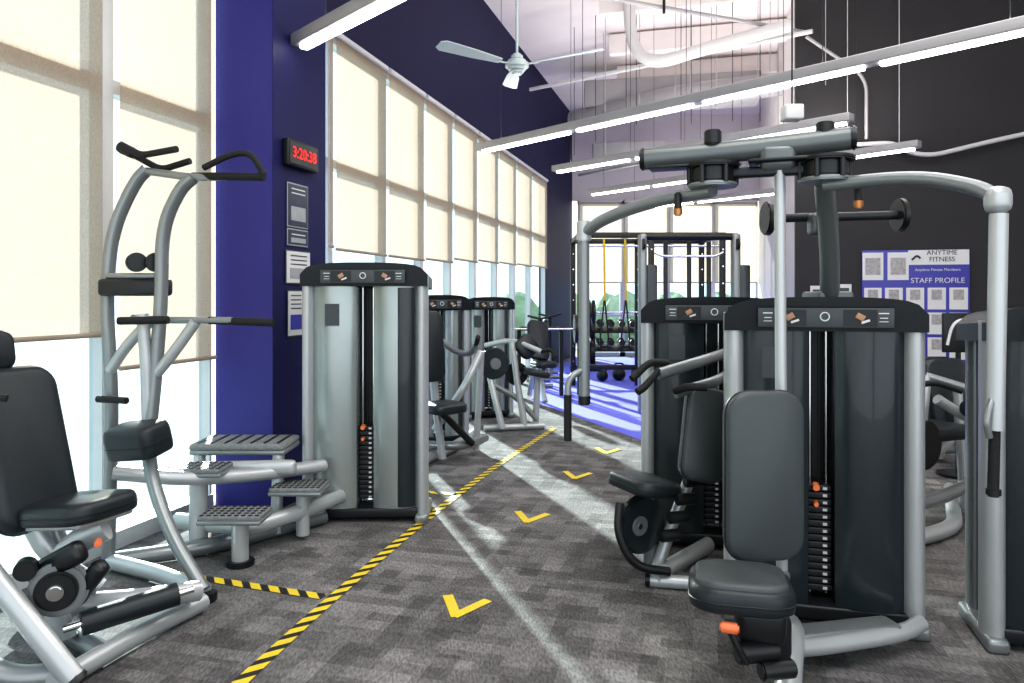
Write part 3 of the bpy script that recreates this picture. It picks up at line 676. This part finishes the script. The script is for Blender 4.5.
# ------------------------------------------------------------------ far rack, cable machine, kettlebells
T = Thing('functional_rack', 2.0, 11.3, world=True)
for x in (1.0, 2.05, 3.1):
    for y in (10.9, 12.1):
        T.box('rack_upright', (x, y, 1.205), (.08, .08, 2.39), BLACK, .006)
        for z in range(8): T.disc('bolt_hole', (x, y-.042, .4+z*.25), (0, 1, 0), .012, .006, CHROME, 0, 10)
for y in (10.9, 12.1): T.box('rack_top_beam', (2.05, y, 2.36), (2.2, .08, .08), BLACK, .006)
for x in (1.0, 2.05, 3.1): T.box('rack_side_beam', (x, 11.5, 2.36), (.07, 1.2, .07), BLACK, .006)
T.tube('pull_up_bar', [(1.0, 10.9, 2.2), (3.1, 10.9, 2.2)], .018, CHROME, 0)
T.box('rack_low_beam', (2.05, 12.1, .3), (2.1, .06, .08), BLACK, .006)
T.tube('barbell', [(1.15, 12.0, 1.2), (2.9, 12.0, 1.2)], .014, CHROME, 0)
for x in (1.25, 1.32, 2.8): T.disc('barbell_plate', (x, 12.0, 1.2), (1, 0, 0), .2, .04, BLACK)
for i, x in enumerate((1.35, 1.66)):
    T.tube('suspension_strap', [(x, 10.85, 2.3), (x+.01, 10.83, 1.35)], .016, YSTR, 0, rb=.006)
    T.tube('suspension_strap_low', [(x, 10.83, 1.4), (x-.06, 10.82, .85), (x-.05, 10.82, .72), (x+.05, 10.82, .72), (x+.06, 10.82, .85), (x+.01, 10.83, 1.4)], .012, BLACK, .03)
    T.tube('strap_handle', [(x-.07, 10.82, .72), (x+.07, 10.82, .72)], .018, RUBBER, 0)
T = Thing('cable_crossover_machine', 2.2, 9.2, world=True)
for x in (1.62, 2.78):
    T.box('column', (x, 9.2, 1.12), (.10, .14, 2.23), SILVER, .03)
    T.disc('pulley', (x, 9.1, 2.1), (1, 0, 0), .07, .03, BLACK)
    T.box('column_guard', (x+.12, 9.25, 1.0), (.14, .1, 1.7), DARKSH, .02)
T.tube('top_beam', [(1.6, 9.2, 2.20), (2.8, 9.2, 2.20)], .045, BLACK, 0)
T.tube('pull_bar', [(1.75, 9.1, 2.0), (1.85, 9.08, 1.95), (2.5, 9.08, 1.95), (2.6, 9.1, 2.0)], .016, CHROME, .05)
T.tube('cross_low', [(1.6, 9.25, .06), (2.8, 9.25, .06)], .05, SILVER, 0)
for x in (1.95, 2.25, 2.5): T.box('cable_column', (x, 9.4, 1.08), (.05, .06, 2.15), STEEL, .01)
for i, (x, y, r) in enumerate(((1.55, 12.7, .10), (1.85, 12.8, .12), (2.15, 12.7, .11))):
    T = Thing('kettlebell', x, y)
    T.ball('bell', (0, 0, r*.95+.006), r, BLACK); T.tube('handle', [(-r*.6, 0, r*1.6), (-r*.7, 0, r*2.5), (r*.7, 0, r*2.5), (r*.6, 0, r*1.6)], .016, BLACK, .06)
T = Thing('weight_plate_tree', 1.45, 14.6, world=True)
T.tube('post', [(1.45, 14.6, .02), (1.45, 14.6, 1.3)], .04, BLACK, 0); T.box('foot', (1.45, 14.6, .035), (.6, .5, .05), BLACK, .01)
for z, r in ((.35, .22), (.8, .18), (1.15, .13)):
    for sx in (-.12, .12): T.disc('plate', (1.45+sx, 14.55, z), (1, 0, 0), r, .06, BLACK)
T = Thing('dumbbell_rack', 2.6, 16.0, world=True)
for z in (.35, .75): T.box('shelf', (2.6, 16.0, z), (1.8, .35, .04), BLACK, .01, (20, 0, 0))
for x in (1.75, 3.45): T.box('side_frame', (x, 16.0, .45), (.06, .45, .88), BLACK, .01)
for z in (.43, .83):
    for i in range(7):
        x = 1.9+i*.23
        T.disc('dumbbell_head', (x, 15.86, z+.04), (0, 1, 0), .07, .07, STEEL, .01, 12); T.disc('dumbbell_head', (x, 16.06, z+.07), (0, 1, 0), .07, .07, STEEL, .01, 12)
        T.tube('dumbbell_grip', [(x, 15.86, z+.04), (x, 16.06, z+.07)], .016, CHROME, 0)

# ------------------------------------------------------------------ ceiling services
def strip(x0, y0, x1, y1, z=3.2, nseg=3, near_gap=.12, w=.14, up=14):
    p = V((x0, y0, z)); q = V((x1, y1, z)); d = (q-p); ln = d.length; d.normalize(); an = math.degrees(math.atan2(d.y, d.x))
    T = Thing('strip_light', (x0+x1)/2, (y0+y1)/2, world=True); c = (p+q)/2
    T.box('housing', (c.x, c.y, z+.05), (ln, w, .085), GALV, .01, (0, 0, an))
    L = ln/nseg
    for i in range(nseg):
        m = p+d*(L*(i+.5)); T.box('led_diffuser', (m.x, m.y, z-.004), (L-near_gap, w*.45, .03), LED, .008, (0, 0, an))
    k = nseg+1
    for i in range(k):
        m = p+d*(ln*(i+.3)/k); T.tube('hanger_wire', [(m.x, m.y, z+.08), (m.x, m.y, CH)], .003, STEEL, 0)
    l = bpy.data.lights.new('ceiling_fill', 'AREA'); l.shape = 'RECTANGLE'; l.size = ln*.9; l.size_y = .08; l.energy = up*ln; l.color = (1, .95, .91)  # added upward light to brighten the ceiling, not part of the fitting
    o = bpy.data.objects.new('ceiling_fill', l); COL.objects.link(o); o.parent = T.e
    o.location = (0, 0, z+.11); o.rotation_euler = (math.pi, 0, math.radians(an))
    return T
strip(-1.50, 5.22, 1.9, 1.58, nseg=3, up=3)
strip(-.386, 8.93, 4.8, 3.37, nseg=5, up=6)
strip(.60, 10.4, 3.4, 7.4, nseg=3, up=10)
strip(1.34, 12.7, 4.79, 8.69, nseg=4, up=11)
strip(2.2, 15.0, 4.6, 12.4, nseg=2, up=16)
T = Thing('ceiling_fan', .05, 7.5)
T.tube('down_rod', [(0, 0, CH), (0, 0, 3.9)], .014, FANM, 0)
T.disc('canopy', (0, 0, CH-.03), (0, 0, 1), .07, .06, FANM)
T.disc('motor', (0, 0, 3.80), (0, 0, 1), .12, .10, FANM, .03); T.disc('motor_top', (0, 0, 3.88), (0, 0, 1), .06, .07, FANM, .02)
T.disc('light_cap', (0, 0, 3.73), (0, 0, 1), .07, .05, FANM, .02)
for i, a in enumerate((215, 95, 335)):
    M = R(0, 0, a) @ Matrix.Translation(V((.50, 0, 3.82))) @ R(14, -2, 0)
    bm = bmesh.new()
    o = [(-.30, -.04), (.0, -.07), (.36, -.085), (.41, -.05), (.41, .05), (.36, .085), (.0, .07), (-.30, .04)]
    lo = [bm.verts.new((x, y, -.005)) for x, y in o]; hi = [bm.verts.new((x, y, .005)) for x, y in o]
    for j in range(8): bm.faces.new((lo[j], lo[(j+1) % 8], hi[(j+1) % 8], hi[j]))
    bm.faces.new(lo[::-1]); bm.faces.new(hi); T.add('blade_%d' % i, bm, FANM, M)
    T.add('blade_iron_%d' % i, box_bm((.16, .03, .01), .003), FANM, R(0, 0, a) @ Matrix.Translation(V((.16, 0, 3.80))))
T = Thing('ceiling_ductwork', 2.5, 11, world=True)
T.tube('duct', [(1.65, 10.5, 5.8), (1.68, 10.4, 4.95), (1.95, 10.2, 4.65), (2.5, 9.9, 4.75), (3.6, 9.5, 4.95)], .085, WHITE, .4)
T.tube('duct', [(1.2, 14.5, 4.9), (3.0, 13.0, 5.0), (5.0, 12.5, 5.1)], .2, GALV, .5)
T.box('duct_box', (3.0, 14.0, 5.3), (3.2, .7, .5), GALV, .03, (0, 0, -12))
T.box('duct_box', (2.6, 16.3, 4.6), (1.6, .6, .45), GALV, .03, (0, 0, -12))
for y, z in ((7.0, 5.72), (8.7, 5.72), (10.4, 5.72), (12.1, 5.7), (13.8, 5.7)):
    T.box('beam', (2.3+(y-8)*.22, y, z), (3.2 if y > 10 else 5.0, .16, .32), CEIL, 0, (0, 0, -15))
T.tube('pipe', [(.3, 12.3, 4.9), (3.9, 9.6, 4.9)], .03, WHITE, 0)
T.tube('pipe', [(.9, 13.3, 4.4), (3.9, 10.4, 4.4)], .022, WHITE, 0)
T.tube('pipe', [(.2, 9.2, 5.2), (3.6, 6.0, 5.2)], .03, GALV, 0)
T.tube('pipe', [(1.4, 15.5, 4.0), (3.9, 12.2, 4.0)], .03, GALV, 0)
T.tube('pipe', [(.7, 8.6, 5.0), (3.9, 9.9, 5.0)], .025, GALV, 0)
T.tube('sprinkler_drop', [(1.85, 9.0, 5.9), (1.85, 9.0, 4.9)], .018, BLACK, 0)
for i in range(18):
    x = 1.0+i*.17+random.uniform(-.1, .1); y = 12-i*.13+random.uniform(-.8, .3)
    T.tube('hanger_wire', [(x, y, 3.6+random.uniform(0, .9)), (x, y, CH)], .005, GALV if i % 2 else BLACK, 0)
T = Thing('wall_conduit', 4.5, 9.6, world=True)
T.tube('conduit', [(4.0, 9.85, 3.45), (4.95, 9.58, 3.45), (5.1, 9.5, 3.3), (5.35, 9.42, 3.25), (6.0, 9.28, 3.4), (7.0, 9.0, 3.6)], .03, WHITE, .15)
T.tube('conduit', [(3.9, 9.8, 4.9), (4.6, 9.6, 4.3), (4.6, 9.6, 3.5)], .022, GALV, .2)
T.tube('hanger_wire', [(5.0, 9.55, 3.45), (5.0, 9.55, CH)], .005, WHITE, 0)
T.tube('hanger_wire', [(4.4, 9.7, 3.45), (4.4, 9.7, CH)], .005, WHITE, 0)
T = Thing('pendant_junction_box', 1.28, 3.38)
T.box('box', (0, 0, 2.29), (.085, .08, .07), WHITE, .01); T.tube('rod', [(0, 0, 2.32), (0, 0, CH)], .004, STEEL, 0)

# ------------------------------------------------------------------ wall items
def col_pt(t, off=.0): return V((-1.61+.263*t, 4.97+.965*t, 0))+N*off
AC = WA
T = Thing('digital_wall_clock', *col_pt(.30, .035)[:2], rot=AC)
T.box('case', (0, 0, 2.45), (.40, .05, .185), BLACK, .01)
T.box('screen', (0, -.026, 2.45), (.37, .004, .15), CAPM, 0)
T.text('digits', '3:20:38', (0, -.031, 2.45), .108, RED)
def poster(t0, t1, z0, z1, m, lines=0, block=None):
    T = Thing('poster', *col_pt((t0+t1)/2, .014)[:2], rot=AC); T.box('sheet', (0, 0, (z0+z1)/2), (t1-t0, .006, z1-z0), m, 0)
    T.box('frame_edge', (0, .003, (z0+z1)/2), (t1-t0+.02, .004, z1-z0+.02), POSTG if m == POSTD else LABELD, 0)
    if block: T.box('picture', (0, -.004, z0+(z1-z0)*.30), ((t1-t0)*.75, .002, (z1-z0)*.34), block, 0)
    for i in range(lines):
        T.box('text_line', (0, -.004, z1-.03-i*.03), ((t1-t0)*.7, .002, .008), LABELD if m != POSTD else LABEL, 0)
poster(.17, .42, 1.95, 2.24, POSTD, 2, POSTG); poster(.17, .42, 1.82, 1.92, POSTD, 1, POSTG)
poster(.15, .45, 1.55, 1.77, LABEL, 3, POSTG); poster(.17, .36, 1.18, 1.49, LABEL, 4, POSTB)
NB = Thing('staff_notice_board', 5.22, 9.585, rot=-15.3)
NB.box('board', (0, 0, 1.23), (1.26, .03, 1.66), POSTB, .005)
NB.box('header_panel', (.27, -.018, 1.96), (.70, .006, .19), LABEL, 0)
NB.text('header_text', 'ANYTIME\nFITNESS', (.31, -.024, 1.975), .085, BLACK)
NB.tube('header_mark', [(-.04, -.024, 1.93), (.02, -.024, 1.99), (.06, -.024, 1.95)], .012, BLACK, .03)
NB.text('board_title', 'STAFF PROFILE', (.26, -.02, 1.66), .095, LABEL)
NB.text('board_subtitle', 'Anytime Fitness Members', (.26, -.02, 1.80), .05, LABEL)
for i, x in enumerate((-.50, -.2)):
    NB.box('notice_sheet', (x, -.018, 1.85), (.25, .005, .36), LABEL, 0); NB.box('sheet_print', (x, -.022, 1.85), (.18, .003, .22), PRINT, 0)
for r_ in range(3):
    for c_ in range(5):
        x = -.5+c_*.25; z = 1.43-r_*.32
        NB.box('notice_sheet', (x, -.018, z), (.21, .005, .28), LABEL, 0); NB.box('photo_print', (x, -.022, z+.05), (.12, .003, .13), PRINT, 0)
NB.box('green_panel', (.35, -.018, .50), (.46, .005, .22), GREEN, 0); NB.box('white_panel', (-.2, -.018, .5), (.4, .005, .22), LABEL, 0)
for x, z in ((4.12, 1.5), (4.38, 1.52)):
    T = Thing('wall_notice', x, 10-.273*(x-3.85)-.03, rot=-15.3); T.box('sheet', (0, 0, z), (.24, .006, .2), LABEL, 0); T.box('print', (0, -.004, z), (.18, .002, .1), LABELD, 0)
T = Thing('mirror_sign_stand', 3.62, 6.0)
T.box('panel', (0, 0, 1.16), (.26, .03, .32), BLACK, .01); T.tube('curve_mark', [(-.1, -.02, 1.06), (-.06, -.02, 1.24), (.06, -.02, 1.28), (.1, -.02, 1.14)], .012, LABEL, .1)
T.tube('stand', [(0, 0, 1.0), (0, 0, .02)], .02, BLACK, 0); T.disc('stand_foot', (0, 0, .012), (0, 0, 1), .16, .02, BLACK)

# ------------------------------------------------------------------ light & camera
w = bpy.data.worlds.new('sky'); scene.world = w; w.use_nodes = True
bg = w.node_tree.nodes['Background']; bg.inputs[0].default_value = (.87, .94, 1.0, 1); bg.inputs[1].default_value = 1.75
sd = bpy.data.lights.new('sun', 'SUN'); sd.energy = 15; sd.angle = math.radians(1.2); sd.color = (1, .93, .84)
so = bpy.data.objects.new('sun', sd); COL.objects.link(so)
el = math.radians(20); dr = V((.33*math.cos(el), -.944*math.cos(el), -math.sin(el)))
so.rotation_euler = dr.to_track_quat('-Z', 'Y').to_euler()
def area(name, loc, sx, sy, e, rz=0, col=(1, .98, .95)):
    l = bpy.data.lights.new(name, 'AREA'); l.shape = 'RECTANGLE'; l.size = sx; l.size_y = sy; l.energy = e; l.color = col
    o = bpy.data.objects.new(name, l); COL.objects.link(o); o.location = loc; o.rotation_euler = (0, 0, math.radians(rz)); return o
area('room_fill', (1.0, 1.0, 5.6), 3, 3, 150); area('room_fill', (3.0, 5.5, 5.5), 3, 3, 100)  # added overhead fill lights, no fixtures there

cam = bpy.data.cameras.new('camera'); co = bpy.data.objects.new('camera', cam); COL.objects.link(co)
co.location = (0, 0, 1.45); co.rotation_euler = (math.radians(90), 0, 0)
cam.sensor_width = 36; cam.lens = 26; cam.shift_y = -.0435; cam.clip_start = .05; cam.clip_end = 200
scene.camera = co
scene.view_settings.view_transform = 'Standard'
try: scene.view_settings.look = 'Medium High Contrast'
except Exception as ex: print('look', ex)
scene.view_settings.exposure = 0.1
